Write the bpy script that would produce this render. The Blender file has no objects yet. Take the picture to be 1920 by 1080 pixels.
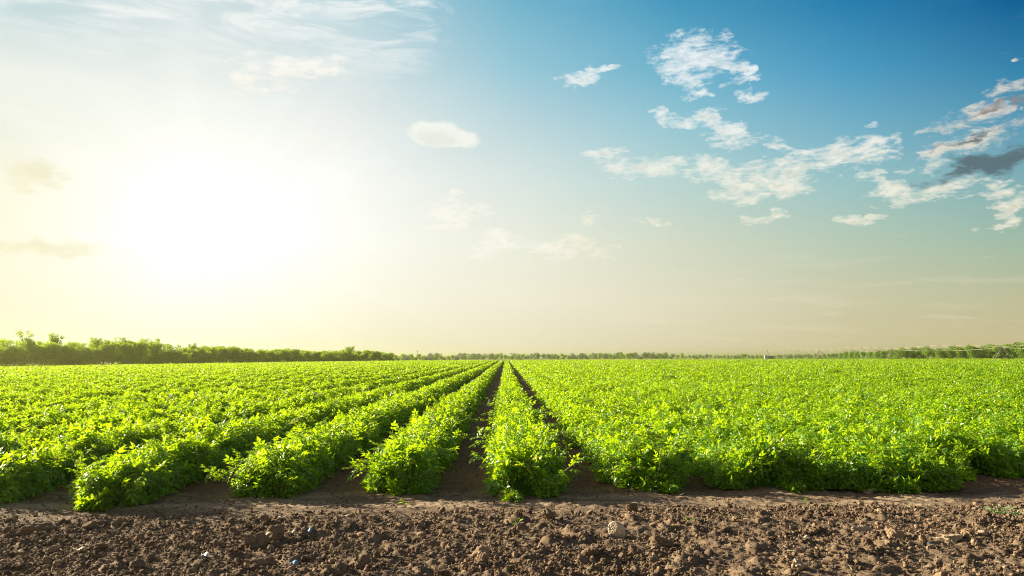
import bpy, math, random
import numpy as np
from mathutils import Vector, Matrix

random.seed(7)
RNG = np.random.default_rng(11)
R = math.radians
scene = bpy.context.scene
col = scene.collection

# ------------------------------------------------------------------ camera
H = 1.60                       # eye height
LENS, SENSOR = 28.0, 36.0
F = LENS / SENSOR * 1920.0
PITCH, YAW, ROLL = R(4.94), R(0.46), R(0.22)
fwd0 = Vector((math.sin(YAW), math.cos(YAW), 0))
right0 = Vector((math.cos(YAW), -math.sin(YAW), 0))
fwd = fwd0 * math.cos(PITCH) + Vector((0, 0, 1)) * math.sin(PITCH)
up0 = right0.cross(fwd)
rightv = right0 * math.cos(ROLL) - up0 * math.sin(ROLL)
upv = right0 * math.sin(ROLL) + up0 * math.cos(ROLL)
cam_d = bpy.data.cameras.new('camera')
cam_d.lens = LENS; cam_d.sensor_width = SENSOR; cam_d.clip_start = 0.05; cam_d.clip_end = 6000
cam = bpy.data.objects.new('camera', cam_d); col.objects.link(cam)
m = Matrix((rightv, upv, -fwd)).transposed().to_4x4(); m.translation = (0, 0, H)
cam.matrix_world = m
scene.camera = cam

def ray(px, py):
    return (fwd + rightv * ((px - 960) / F) + upv * ((540 - py) / F)).normalized()
def ground(px, py, z=0.0):
    d = ray(px, py); t = (z - H) / d.z
    return Vector((d.x * t, d.y * t, z))
def azel(px, py):
    d = ray(px, py)
    return math.degrees(math.atan2(d.x, d.y)), math.degrees(math.asin(d.z))
def at_depth(px, Y):
    d = ray(px, 668); return d.x / d.y * Y

# ------------------------------------------------------------------ exposure and view
EXPO = 1.7
scene.view_settings.view_transform = 'Standard'
scene.view_settings.look = 'None'
scene.view_settings.gamma = 1.0
scene.view_settings.use_curve_mapping = False
scene.view_settings.exposure = EXPO
scene.render.engine = 'CYCLES'
cy = scene.cycles
cy.max_bounces = 6; cy.diffuse_bounces = 3; cy.glossy_bounces = 2
cy.transmission_bounces = 4; cy.transparent_max_bounces = 8; cy.volume_bounces = 0
cy.use_denoising = True
try:
    cy.denoiser = 'OPENIMAGEDENOISE'; cy.denoising_input_passes = 'RGB_ALBEDO_NORMAL'; cy.denoising_prefilter = 'NONE'
except Exception: pass
cy.sample_clamp_indirect = 4.0
cy.use_adaptive_sampling = True; cy.adaptive_threshold = 0.005
cy.pixel_filter_type = 'BLACKMAN_HARRIS'; cy.filter_width = 1.1

# ------------------------------------------------------------------ node helper
def s2l(c):
    return c / 12.92 if c <= 0.04045 else ((c + 0.055) / 1.055) ** 2.4
def srgb(r, g, b, k=1.0):
    return (s2l(r / 255) * k, s2l(g / 255) * k, s2l(b / 255) * k, 1.0)

class NT:
    def __init__(s, tree): s.t = tree; s.n = tree.nodes; s.l = tree.links
    def new(s, typ, **kw):
        n = s.n.new(typ)
        for k, v in kw.items(): setattr(n, k, v)
        return n
    def put(s, sock, v):
        if isinstance(v, bpy.types.NodeSocket): s.l.new(v, sock)
        elif v is not None: sock.default_value = v
    def math(s, op, a, b=None, c=None, clamp=False):
        n = s.new('ShaderNodeMath', operation=op, use_clamp=clamp)
        s.put(n.inputs[0], a); s.put(n.inputs[1], b); s.put(n.inputs[2], c)
        return n.outputs[0]
    def vmath(s, op, a, b=None):
        n = s.new('ShaderNodeVectorMath', operation=op)
        s.put(n.inputs[0], a); s.put(n.inputs[1], b)
        return n.outputs['Vector']
    def smooth(s, v, a, b, lo=0.0, hi=1.0, lin=False):
        n = s.new('ShaderNodeMapRange', interpolation_type='LINEAR' if lin else 'SMOOTHSTEP', clamp=True)
        s.put(n.inputs[0], v); n.inputs[1].default_value = a; n.inputs[2].default_value = b
        n.inputs[3].default_value = lo; n.inputs[4].default_value = hi
        return n.outputs[0]
    def mix(s, f, a, b, blend='MIX'):
        n = s.new('ShaderNodeMix', data_type='RGBA', blend_type=blend)
        s.put(n.inputs[0], f); s.put(n.inputs[6], a); s.put(n.inputs[7], b)
        return n.outputs[2]
    def noise(s, vec, scale, detail=4, rough=0.5, dist=0.0, lac=2.0):
        n = s.new('ShaderNodeTexNoise')
        s.put(n.inputs['Vector'], vec); n.inputs['Scale'].default_value = scale
        n.inputs['Detail'].default_value = detail; n.inputs['Roughness'].default_value = rough
        n.inputs['Distortion'].default_value = dist; n.inputs['Lacunarity'].default_value = lac
        return n.outputs[0]
    def mapping(s, vec, loc=(0,0,0), rot=(0,0,0), scale=(1,1,1), typ='POINT'):
        n = s.new('ShaderNodeMapping', vector_type=typ)
        s.put(n.inputs[0], vec); n.inputs[1].default_value = loc
        n.inputs[2].default_value = rot; n.inputs[3].default_value = scale
        return n.outputs[0]

# ------------------------------------------------------------------ world
SUN_AZ, SUN_EL = -61.0, 18.0
K = 0.5 ** EXPO
world = bpy.data.worlds.new('World'); scene.world = world; world.use_nodes = True
w = NT(world.node_tree); w.n.clear()
gen = w.new('ShaderNodeTexCoord').outputs['Generated']
sep = w.new('ShaderNodeSeparateXYZ'); w.l.new(gen, sep.inputs[0])
DEG = 180 / math.pi
az = w.math('MULTIPLY', w.math('ARCTAN2', sep.outputs[0], sep.outputs[1]), DEG)
el = w.math('MULTIPLY', w.math('ARCSINE', sep.outputs[2]), DEG)
pc = w.new('ShaderNodeCombineXYZ'); w.l.new(az, pc.inputs[0]); w.l.new(el, pc.inputs[1])
P = pc.outputs[0]

# clear-sky colours seen low in the sky, by compass direction: (picture x, [(y, r, g, b)...])
SKY = [
 (0,    [(665,240,233,204),(560,243,238,214),(450,247,243,221),(340,246,243,224),(240,235,238,226),(130,236,240,234),(0,190,214,220)]),
 (330,  [(665,246,240,214),(560,254,252,236),(450,257,257,253),(340,254,254,249),(240,246,248,240),(130,232,238,234),(0,212,226,228)]),
 (640,  [(665,248,241,204),(560,252,249,230),(450,252,252,244),(340,247,248,243),(240,236,240,236),(130,216,228,229),(0,186,214,222)]),
 (960,  [(665,238,229,196),(560,243,238,216),(450,236,239,224),(340,220,232,227),(240,192,217,222),(130,152,200,215),(0,116,182,206)]),
 (1280, [(665,224,213,178),(560,225,221,194),(450,209,218,198),(340,184,213,210),(240,150,200,212),(130,108,179,205),(0,66,150,188)]),
 (1600, [(665,212,198,156),(560,205,203,170),(450,182,202,182),(340,152,195,198),(240,118,178,200),(130,76,156,195),(0,36,126,174)]),
 (1920, [(665,209,192,148),(560,192,191,154),(450,160,188,168),(340,130,176,182),(240,96,158,184),(130,54,134,174),(0,14,98,150)]),
]
EL0, EL1 = -2.0, 40.0
skycol = None
for (px, stops) in SKY:
    cr = w.new('ShaderNodeValToRGB'); cr.color_ramp.interpolation = 'EASE' if False else 'LINEAR'
    w.l.new(w.smooth(el, EL0, EL1, lin=True), cr.inputs[0])
    els = []
    e = cr.color_ramp.elements
    for i, (py, r, g, b) in enumerate(stops):
        a_, e_ = azel(px, py); pos = (e_ - EL0) / (EL1 - EL0)
        k = K
        cc = tuple(max(0.0, s2l(min(v, 262) / 255)) * k for v in (r, g, b)) + (1.0,)
        if i < 2: el_ = e[i]; el_.position = pos
        else: el_ = e.new(pos)
        el_.color = cc
        last = cc
    top = e.new(1.0); top.color = tuple(last[j] * (0.30, 0.42, 0.58)[j] for j in range(3)) + (1.0,)
    a_mid = azel(px, 330)[0]
    if skycol is None: skycol = cr.outputs[0]
    else: skycol = w.mix(w.smooth(az, prev_a, a_mid, lin=True), skycol, cr.outputs[0])
    prev_a = a_mid
# bloom of the veiled sun low in the sky
ga, ge = azel(400, 430)
gl = w.new('ShaderNodeTexGradient', gradient_type='SPHERICAL')
w.l.new(w.mapping(P, loc=(ga, ge, 0), scale=(19, 15, 24), typ='TEXTURE'), gl.inputs[0])
glow = w.math('POWER', gl.outputs['Fac'], 2.0)
skycol = w.mix(glow, skycol, tuple(v * K * 0.9 for v in (0.22, 0.22, 0.20)) + (1,), 'ADD')
# faint fan of light from the sun
dx = w.math('SUBTRACT', az, ga); dy = w.math('SUBTRACT', el, ge)
ang = w.math('ARCTAN2', dy, dx)
ac = w.new('ShaderNodeCombineXYZ'); w.l.new(ang, ac.inputs[0])
fan = w.noise(ac.outputs[0], 3.2, 3, 0.55)
fan = w.smooth(fan, 0.35, 0.7, 0.985, 1.012)
fc = w.new('ShaderNodeCombineXYZ')
for i in range(3): w.l.new(fan, fc.inputs[i])
skycol = w.mix(1.0, skycol, fc.outputs[0], 'MULTIPLY')

def warpnoise(scale, amp, sc=(1, 1, 1)):
    n = w.new('ShaderNodeTexNoise'); w.put(n.inputs['Vector'], w.mapping(P, scale=sc)); n.inputs['Scale'].default_value = scale; n.inputs['Detail'].default_value = 2
    return w.vmath('MULTIPLY', w.vmath('SUBTRACT', n.outputs['Color'], (0.5, 0.5, 0.5)), amp)
PW = w.vmath('ADD', P, w.vmath('ADD', warpnoise(0.33, (5.0, 2.2, 0), (1, 1.6, 1)), warpnoise(1.3, (1.8, 0.8, 0), (1, 1.8, 1))))
# clouds: (x, y, rx, ry, rot_deg, strength)
def blobs(lst, P=PW):
    acc = None
    for (px, py, rx, ry, rot, st) in lst:
        a, e = azel(px, py); ax = azel(px + rx, py)[0]; ey = azel(px, py - ry)[1]
        g = w.new('ShaderNodeTexGradient', gradient_type='SPHERICAL')
        w.l.new(w.mapping(P, loc=(a, e, 0), rot=(0, 0, R(rot)), scale=(ax - a, ey - e, 1), typ='TEXTURE'), g.inputs[0])
        v = g.outputs['Fac'] if st == 1 else w.math('MULTIPLY', g.outputs['Fac'], st)
        acc = v if acc is None else w.math('MAXIMUM', acc, v)
    return acc
puffs = [
 (1312,105,105,62,-6,1.0),(1385,132,48,22,-12,.9),(1290,140,60,30,0,.9),(1318,173,30,16,0,.9),(1405,178,50,15,0,.8),(1400,150,48,12,20,.6),(1385,98,40,10,12,.6),
 (1092,153,56,19,3,1.0),(1115,128,48,9,2,.95),
 (1265,222,52,15,-14,.8),(1335,228,48,18,-20,.8),(1365,258,58,26,-12,.95),(1390,262,55,14,0,.7),
 (1130,292,80,14,-4,.65),(1210,312,130,32,-6,.85),(1310,322,120,36,-4,.85),(1430,345,135,44,0,1.0),(1430,366,80,18,0,.85),
 (1500,320,120,40,8,.95),(1570,288,130,34,4,.9),(1470,278,60,14,-20,.6),(1625,330,42,24,-25,.75),(1690,360,80,26,-5,.9),
 (1790,352,90,20,0,.85),(1860,370,56,14,-4,.75),(1895,395,60,28,22,.85),(1855,422,52,8,6,.75),(1650,285,40,8,0,.6),
 (1605,402,62,14,-6,.85),(1440,406,50,14,8,.7),(1230,417,74,7,-2,.6),(1110,405,34,20,12,.6),
 (1690,256,32,9,22,.5),(1640,228,30,6,0,.4),
 (930,458,60,34,5,.9),(1040,464,125,28,0,1.0),(845,400,75,40,-4,.9),
 (550,128,130,28,4,1.0),(455,145,42,44,-20,.9),(500,170,70,20,15,.7),(595,260,40,14,0,.8),
 (1900,152,50,16,2,.8),(1830,212,120,26,16,.9),(1790,283,140,24,14,.9),(1860,250,90,30,12,.65),(1915,105,10,8,0,.6),
]
cm = blobs(puffs)
n1 = w.noise(w.mapping(P, rot=(0, 0, R(-6)), scale=(0.8, 2.1, 1)), 0.62, 9, 0.66, 0.3)
n2 = w.noise(w.mapping(P, loc=(3, 9, 2), scale=(0.8, 2.3, 1)), 2.4, 6, 0.62)
dens = w.math('ADD', w.math('MULTIPLY', w.math('POWER', cm, 0.75), 1.15), w.math('MULTIPLY', w.math('SUBTRACT', n1, 0.5), 3.3))
dens = w.math('ADD', dens, w.math('MULTIPLY', w.math('SUBTRACT', n2, 0.5), 1.1))
dens = w.math('MULTIPLY', dens, w.smooth(cm, 0.0, 0.12))
cov = w.smooth(dens, 0.10, 1.15)
# smooth lens-shaped and soft clouds
P3 = w.vmath('ADD', P, w.vmath('ADD', warpnoise(0.5, (1.6, 0.9, 0)), warpnoise(1.9, (0.7, 0.35, 0))))
lens_m = blobs([(818,253,70,30,-8,1.0),(848,262,62,22,4,1.0)], P3)
lens = w.smooth(w.math('ADD', lens_m, w.math('MULTIPLY', w.math('SUBTRACT', n1, 0.5), 0.45)), 0.06, 0.36)
lcore = w.smooth(w.math('ADD', blobs([(822,260,66,24,-6,1.0),(1025,478,46,8,0,.9)], P3), w.math('MULTIPLY', w.math('SUBTRACT', n2, 0.5), 0.3)), 0.05, 0.75)
cov = w.math('MAXIMUM', cov, w.math('MULTIPLY', lens, 0.9))
white = w.mix(w.smooth(el, 6, 22), srgb(246, 240, 218, K), srgb(240, 246, 248, K))
grey = w.mix(w.smooth(el, 6, 22), srgb(206, 208, 186, K), srgb(196, 214, 220, K))
n3 = w.noise(w.mapping(P, loc=(5, 1.25, 7), scale=(1.0, 2.0, 1)), 1.1, 5, 0.6)
shade = w.math('MULTIPLY', w.smooth(n3, 0.42, 0.72), w.smooth(dens, 0.5, 1.2))
lit = w.smooth(az, 7, 1)
ccol = w.mix(w.math('MULTIPLY', shade, w.math('SUBTRACT', 1.0, lit)), w.mix(lit, white, srgb(252, 249, 238, K)), grey)
ccol = w.mix(w.math('MULTIPLY', w.smooth(lens_m, 0.0, 0.1), 1.0), ccol, srgb(250, 250, 240, K))
ccol = w.mix(w.math('MULTIPLY', lcore, 0.75), ccol, srgb(230, 232, 222, K))
peach = w.math('MULTIPLY', w.smooth(az, 26.5, 29.5), w.smooth(el, 11.5, 13.5))
ccol = w.mix(w.math('MULTIPLY', peach, 0.7), ccol, srgb(222, 210, 192, K))
skycol = w.mix(w.math('MULTIPLY', cov, 0.9), skycol, ccol)
# grey undersides and the dark bank on the right
dk = blobs([(1855,198,110,10,17,1.0),(1815,268,90,9,12,.9),(1868,305,190,34,9,1.35),(1790,325,50,9,6,.6),(1930,180,60,12,17,.9)])
dk = w.smooth(w.math('ADD', dk, w.math('MULTIPLY', w.math('SUBTRACT', n2, 0.5), 1.3)), 0.15, 0.95)
dcol = w.mix(w.smooth(el, 14.0, 15.2), srgb(92, 110, 118, K), srgb(146, 138, 132, K))
skycol = w.mix(w.math('MULTIPLY', dk, 0.92), skycol, dcol)
# yellow-grey cloud low at the left, thin streaks near the horizon
yk = blobs([(62,328,80,40,0,1.0),(100,465,190,26,0,.75),(20,470,120,18,0,.6)])
yk = w.smooth(w.math('ADD', yk, w.math('MULTIPLY', w.math('SUBTRACT', n1, 0.5), 0.9)), 0.1, 0.85)
skycol = w.mix(w.math('MULTIPLY', yk, 0.75), skycol, srgb(236, 230, 196, K))
st = w.noise(w.mapping(P, scale=(0.10, 0.75, 1)), 1.6, 5, 0.55, 0.5)
stm = w.math('MULTIPLY', w.smooth(st, 0.5, 0.72), w.math('MULTIPLY', w.smooth(el, 10, 3), w.smooth(el, -1, 1)))
skycol = w.mix(w.math('MULTIPLY', w.math('MULTIPLY', stm, w.smooth(az, -14, 4)), 0.2), skycol, srgb(248, 240, 212, K))
# cirrus veil, upper left
cn = w.noise(w.mapping(P, rot=(0, 0, R(-8)), scale=(0.16, 0.85, 1)), 0.9, 7, 0.62, 0.9)
azn = w.math('ADD', az, w.math('MULTIPLY', w.math('SUBTRACT', n1, 0.5), 9.0))
cma = w.math('MULTIPLY', w.smooth(w.math('ADD', el, w.math('MULTIPLY', w.math('SUBTRACT', n1, 0.5), 5.0)), 17.5, 24), w.smooth(azn, -4.0, -7.0))
cir = w.math('MULTIPLY', w.smooth(cn, 0.38, 0.66), cma)
ga2 = w.math('MULTIPLY', w.smooth(cn, 0.5, 0.75), w.math('MULTIPLY', w.smooth(el, 9.5, 14), w.smooth(az, -8, -18)))
cir = w.math('MAXIMUM', cir, w.math('MULTIPLY', ga2, 0.55))
skycol = w.mix(w.math('MULTIPLY', cir, 0.85), skycol, srgb(250, 251, 248, K))

# away from the sunset side the physical sky takes over
sky = w.new('ShaderNodeTexSky', sky_type='NISHITA')
sky.sun_disc = False; sky.sun_elevation = R(SUN_EL); sky.sun_rotation = R(SUN_AZ)
sky.air_density = 1.0; sky.dust_density = 1.5; sky.ozone_density = 2.0
nish = w.mix(1.0, sky.outputs[0], (0.050, 0.037, 0.029, 1), 'MULTIPLY')
absaz = w.math('ABSOLUTE', az)
tback = w.math('MAXIMUM', w.smooth(absaz, 42, 75), w.smooth(el, 30, 48))
final = w.mix(tback, skycol, nish)
bg = w.new('ShaderNodeBackground'); w.l.new(final, bg.inputs[0]); bg.inputs[1].default_value = 1.0
out = w.new('ShaderNodeOutputWorld'); w.l.new(bg.outputs[0], out.inputs[0])
world.cycles.sampling_method = 'MANUAL'; world.cycles.sample_map_resolution = 512

# ------------------------------------------------------------------ sun
sd = bpy.data.lights.new('sun', 'SUN'); sd.energy = 5.0; sd.angle = R(0.5); sd.color = (1.0, 0.86, 0.62)
so = bpy.data.objects.new('sun', sd); col.objects.link(so)
to_sun = Vector((math.sin(R(SUN_AZ)) * math.cos(R(SUN_EL)), math.cos(R(SUN_AZ)) * math.cos(R(SUN_EL)), math.sin(R(SUN_EL))))
so.rotation_euler = to_sun.to_track_quat('Z', 'Y').to_euler(); so.location = (-30, 20, 30)

# ------------------------------------------------------------------ noise in numpy
def _hash(ix, iy, iz, seed):
    h = (ix.astype(np.int64) * 374761393 + iy.astype(np.int64) * 668265263 + iz.astype(np.int64) * 2147483647 + seed * 1274126177) & 0xFFFFFFFF
    h = ((h ^ (h >> 13)) * 1274126177) & 0xFFFFFFFF
    h = (h ^ (h >> 16)) & 0xFFFFFFFF
    return h / 4294967295.0
def vnoise(x, y, z=None, seed=0):
    x = np.asarray(x, float); y = np.asarray(y, float)
    ix = np.floor(x); iy = np.floor(y); fx = x - ix; fy = y - iy
    fx = fx * fx * (3 - 2 * fx); fy = fy * fy * (3 - 2 * fy)
    def lay(iz):
        a = _hash(ix, iy, iz, seed); b = _hash(ix + 1, iy, iz, seed)
        c = _hash(ix, iy + 1, iz, seed); d = _hash(ix + 1, iy + 1, iz, seed)
        return (a * (1 - fx) + b * fx) * (1 - fy) + (c * (1 - fx) + d * fx) * fy
    if z is None: return lay(np.zeros_like(ix)) * 2 - 1
    z = np.asarray(z, float); iz = np.floor(z); fz = z - iz; fz = fz * fz * (3 - 2 * fz)
    return (lay(iz) * (1 - fz) + lay(iz + 1) * fz) * 2 - 1
def fbm(x, y, o=4, seed=0, gain=0.5):
    r = 0; a = 1; s = 1
    for i in range(o):
        r = r + a * vnoise(x * s + 17.3 * i, y * s - 9.1 * i, seed=seed + i); a *= gain; s *= 2.03
    return r
def clodfield(x, y, cell, seed, fill=0.8):
    ix = np.floor(x / cell); iy = np.floor(y / cell); h = np.zeros_like(x)
    for dx in (-1, 0, 1):
        for dy in (-1, 0, 1):
            cx, cy_ = ix + dx, iy + dy; z = np.zeros_like(cx)
            jx = _hash(cx, cy_, z, seed); jy = _hash(cx, cy_, z + 1, seed); jr = _hash(cx, cy_, z + 2, seed)
            jp = _hash(cx, cy_, z + 3, seed); ja = _hash(cx, cy_, z + 4, seed) * 3.14
            qx = x - (cx + jx) * cell; qy = y - (cy_ + jy) * cell
            u = qx * np.cos(ja) + qy * np.sin(ja); v = -qx * np.sin(ja) + qy * np.cos(ja)
            r = cell * (0.35 + 0.5 * jr)
            d2 = (u * u + v * v * 1.7) / (r * r)
            h = np.maximum(h, np.where(jp < fill, np.sqrt(np.clip(1 - d2, 0, 1)) * r * 0.62, 0))
    return h

# ------------------------------------------------------------------ mesh helpers
def fast_mesh(name, verts, faces_list, mats, smooth=False):
    """faces_list: list of (array n x k of indices, material index)"""
    me = bpy.data.meshes.new(name)
    me.vertices.add(len(verts)); me.vertices.foreach_set('co', np.ascontiguousarray(verts, np.float32).ravel())
    nl = sum(f.size for f, _ in faces_list); nf = sum(len(f) for f, _ in faces_list)
    me.loops.add(nl); me.polygons.add(nf)
    me.loops.foreach_set('vertex_index', np.concatenate([f.ravel() for f, _ in faces_list]).astype(np.int32))
    tot = np.concatenate([np.full(len(f), f.shape[1]) for f, _ in faces_list])
    st_ = np.concatenate([[0], np.cumsum(tot)[:-1]])
    me.polygons.foreach_set('loop_start', st_.astype(np.int32))
    me.polygons.foreach_set('material_index', np.concatenate([np.full(len(f), mi) for f, mi in faces_list]).astype(np.int32))
    me.polygons.foreach_set('use_smooth', np.full(nf, smooth))
    for mt in mats: me.materials.append(mt)
    me.update(calc_edges=True)
    return me
def link(name, me, parent=None, loc=None):
    o = bpy.data.objects.new(name, me); col.objects.link(o)
    if parent: o.parent = parent
    if loc is not None: o.location = loc
    return o
def tag(o, label=None, cat=None, group=None, kind=None):
    if label: o['label'] = label
    if cat: o['category'] = cat
    if group: o['group'] = group
    if kind: o['kind'] = kind
    return o
def empty(name, loc):
    o = bpy.data.objects.new(name, None); col.objects.link(o); o.location = loc; o.empty_display_size = 0.2
    return o
class Geo:
    """collects verts and triangles/quads"""
    def __init__(s): s.v = []; s.f = {3: [], 4: []}; s.n = 0; s.mi = {}
    def add(s, verts, faces, mi=0):
        faces = np.asarray(faces, np.int64)
        s.v.append(np.asarray(verts, float).reshape(-1, 3)); s.f[faces.shape[1]].append((faces + s.n, mi)); s.n += len(s.v[-1])
    def mesh(s, name, mats, smooth=False):
        return fast_mesh(name, np.concatenate(s.v), s.f[3] + s.f[4], mats, smooth)
    def tube(s, p, q, r0, r1, k=6, mi=0):
        p = np.array(p, float); q = np.array(q, float); d = q - p; d /= max(np.linalg.norm(d), 1e-9)
        a = np.cross(d, (0, 0, 1) if abs(d[2]) < 0.9 else (1, 0, 0)); a /= np.linalg.norm(a); b = np.cross(d, a)
        t = np.arange(k) * 2 * math.pi / k
        ring = np.cos(t)[:, None] * a + np.sin(t)[:, None] * b
        v = np.concatenate([p + ring * r0, q + ring * r1, [p], [q]])
        i = np.arange(k); j = (i + 1) % k
        s.add(v, np.stack([i, j, j + k, i + k], 1), mi)
        n0 = s.n - len(v)
        s.f[3].append((np.stack([j, i, np.full(k, 2 * k)], 1) + n0, mi))
        s.f[3].append((np.stack([i + k, j + k, np.full(k, 2 * k + 1)], 1) + n0, mi))
    def box(s, c, sz, rz=0.0, mi=0):
        c = np.array(c, float); x, y, z = np.array(sz) / 2
        v = np.array([(a * x, b * y, d * z) for a in (-1, 1) for b in (-1, 1) for d in (-1, 1)])
        cs, sn = math.cos(rz), math.sin(rz)
        v = np.stack([v[:, 0] * cs - v[:, 1] * sn, v[:, 0] * sn + v[:, 1] * cs, v[:, 2]], 1) + c
        s.add(v, [(0, 1, 3, 2), (4, 6, 7, 5), (0, 4, 5, 1), (2, 3, 7, 6), (0, 2, 6, 4), (1, 5, 7, 3)], mi)

# ------------------------------------------------------------------ materials
def material(name):
    mt = bpy.data.materials.new(name); mt.use_nodes = True
    t = NT(mt.node_tree); t.n.clear()
    o = t.new('ShaderNodeOutputMaterial')
    return mt, t, o
def leaf_mat(name, dark, light, trans, tfac=0.42, rough=0.42, spec=0.5, scale=0.6, yellow=None):
    mt, t, o = material(name)
    geo = t.new('ShaderNodeNewGeometry')
    rnd = geo.outputs['Random Per Island']
    n = t.noise(geo.outputs['Position'], scale, 3, 0.6)
    f = t.math('ADD', t.math('MULTIPLY', rnd, 0.6), t.math('MULTIPLY', t.smooth(n, 0.3, 0.7), 0.4))
    c = t.mix(f, dark, light)
    tc = t.mix(f, tuple(v * 0.7 for v in trans[:3]) + (1,), trans)
    if yellow:
        yf = t.math('GREATER_THAN', rnd, 0.985)
        c = t.mix(yf, c, yellow); tc = t.mix(yf, tc, yellow)
    p = t.new('ShaderNodeBsdfPrincipled'); t.put(p.inputs['Base Color'], c)
    p.inputs['Roughness'].default_value = rough; p.inputs['Specular IOR Level'].default_value = spec
    tr = t.new('ShaderNodeBsdfTranslucent'); t.put(tr.inputs[0], tc)
    ms = t.new('ShaderNodeMixShader'); ms.inputs[0].default_value = tfac
    t.l.new(p.outputs[0], ms.inputs[1]); t.l.new(tr.outputs[0], ms.inputs[2]); t.l.new(ms.outputs[0], o.inputs[0])
    return mt
def plain(name, c, rough=0.6, metal=0.0, bump=None, var=0.0):
    mt, t, o = material(name)
    p = t.new('ShaderNodeBsdfPrincipled'); p.inputs['Roughness'].default_value = rough; p.inputs['Metallic'].default_value = metal
    tc = t.new('ShaderNodeTexCoord').outputs['Object']
    if var:
        n = t.noise(tc, 9.0, 4, 0.6)
        t.put(p.inputs['Base Color'], t.mix(t.smooth(n, 0.3, 0.7), tuple(v * (1 - var) for v in c[:3]) + (1,), tuple(min(1, v * (1 + var)) for v in c[:3]) + (1,)))
    else: p.inputs['Base Color'].default_value = c
    if bump:
        b = t.new('ShaderNodeBump'); b.inputs['Strength'].default_value = 0.6; b.inputs['Distance'].default_value = bump[1]
        t.put(b.inputs['Height'], t.noise(tc, bump[0], 6, 0.65)); t.l.new(b.outputs[0], p.inputs['Normal'])
    t.l.new(p.outputs[0], o.inputs[0]); return mt
M = {}
M['tomato'] = leaf_mat('tomato_leaf', (0.055, 0.20, 0.009, 1), (0.20, 0.38, 0.013, 1), (0.52, 0.76, 0.008, 1), 0.5, 0.38, 0.5, 0.9, (0.42, 0.36, 0.03, 1))
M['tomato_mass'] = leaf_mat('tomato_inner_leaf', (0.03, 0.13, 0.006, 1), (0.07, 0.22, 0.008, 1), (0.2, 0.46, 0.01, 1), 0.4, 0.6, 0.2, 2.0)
M['tree'] = leaf_mat('windbreak_leaf', (0.07, 0.17, 0.008, 1), (0.15, 0.28, 0.010, 1), (0.42, 0.62, 0.01, 1), 0.5, 0.5, 0.3, 0.35)
M['tree_green'] = leaf_mat('bright_tree_leaf', (0.07, 0.17, 0.012, 1), (0.17, 0.30, 0.018, 1), (0.3, 0.5, 0.015, 1), 0.4, 0.5, 0.3, 0.3)
M['olive'] = leaf_mat('silver_bush_leaf', (0.13, 0.19, 0.10, 1), (0.24, 0.31, 0.18, 1), (0.2, 0.3, 0.1, 1), 0.25, 0.6, 0.3, 0.3)
M['weed'] = leaf_mat('weed_leaf', (0.16, 0.30, 0.03, 1), (0.28, 0.42, 0.06, 1), (0.5, 0.7, 0.05, 1), 0.4, 0.5, 0.3, 3)
M['palew'] = leaf_mat('pale_weed_leaf', (0.20, 0.32, 0.15, 1), (0.34, 0.45, 0.25, 1), (0.3, 0.5, 0.15, 1), 0.3, 0.5, 0.3, 3)
M['stem'] = plain('green_stem', (0.16, 0.26, 0.05, 1), 0.5)
M['flower'] = plain('yellow_blossom', (0.75, 0.50, 0.03, 1), 0.6)
M['bark'] = plain('bark', (0.09, 0.07, 0.045, 1), 0.9, bump=(8, 0.03), var=0.3)
M['steel'] = plain('galvanised_steel', (0.22, 0.20, 0.145, 1), 0.8, 0.0, var=0.12)
M['darkm'] = plain('dark_fitting', (0.03, 0.03, 0.025, 1), 0.6)
M['rubber'] = plain('tyre_rubber', (0.16, 0.11, 0.07, 1), 0.85, var=0.2)
M['white'] = plain('white_paint', (0.42, 0.43, 0.41, 1), 0.5, var=0.05)
M['teal'] = plain('grey_green_paint', (0.16, 0.24, 0.22, 1), 0.5)
M['straw'] = plain('straw', (0.50, 0.42, 0.27, 1), 0.7, var=0.3)
M['stone'] = plain('pale_stone', (0.36, 0.28, 0.19, 1), 0.9, bump=(60, 0.006), var=0.15)
M['bluep'] = plain('blue_plastic', (0.10, 0.25, 0.45, 1), 0.4)
M['blackp'] = plain('black_plastic', (0.03, 0.04, 0.045, 1), 0.35)
M['whitep'] = plain('white_plastic', (0.75, 0.78, 0.78, 1), 0.4)

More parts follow.
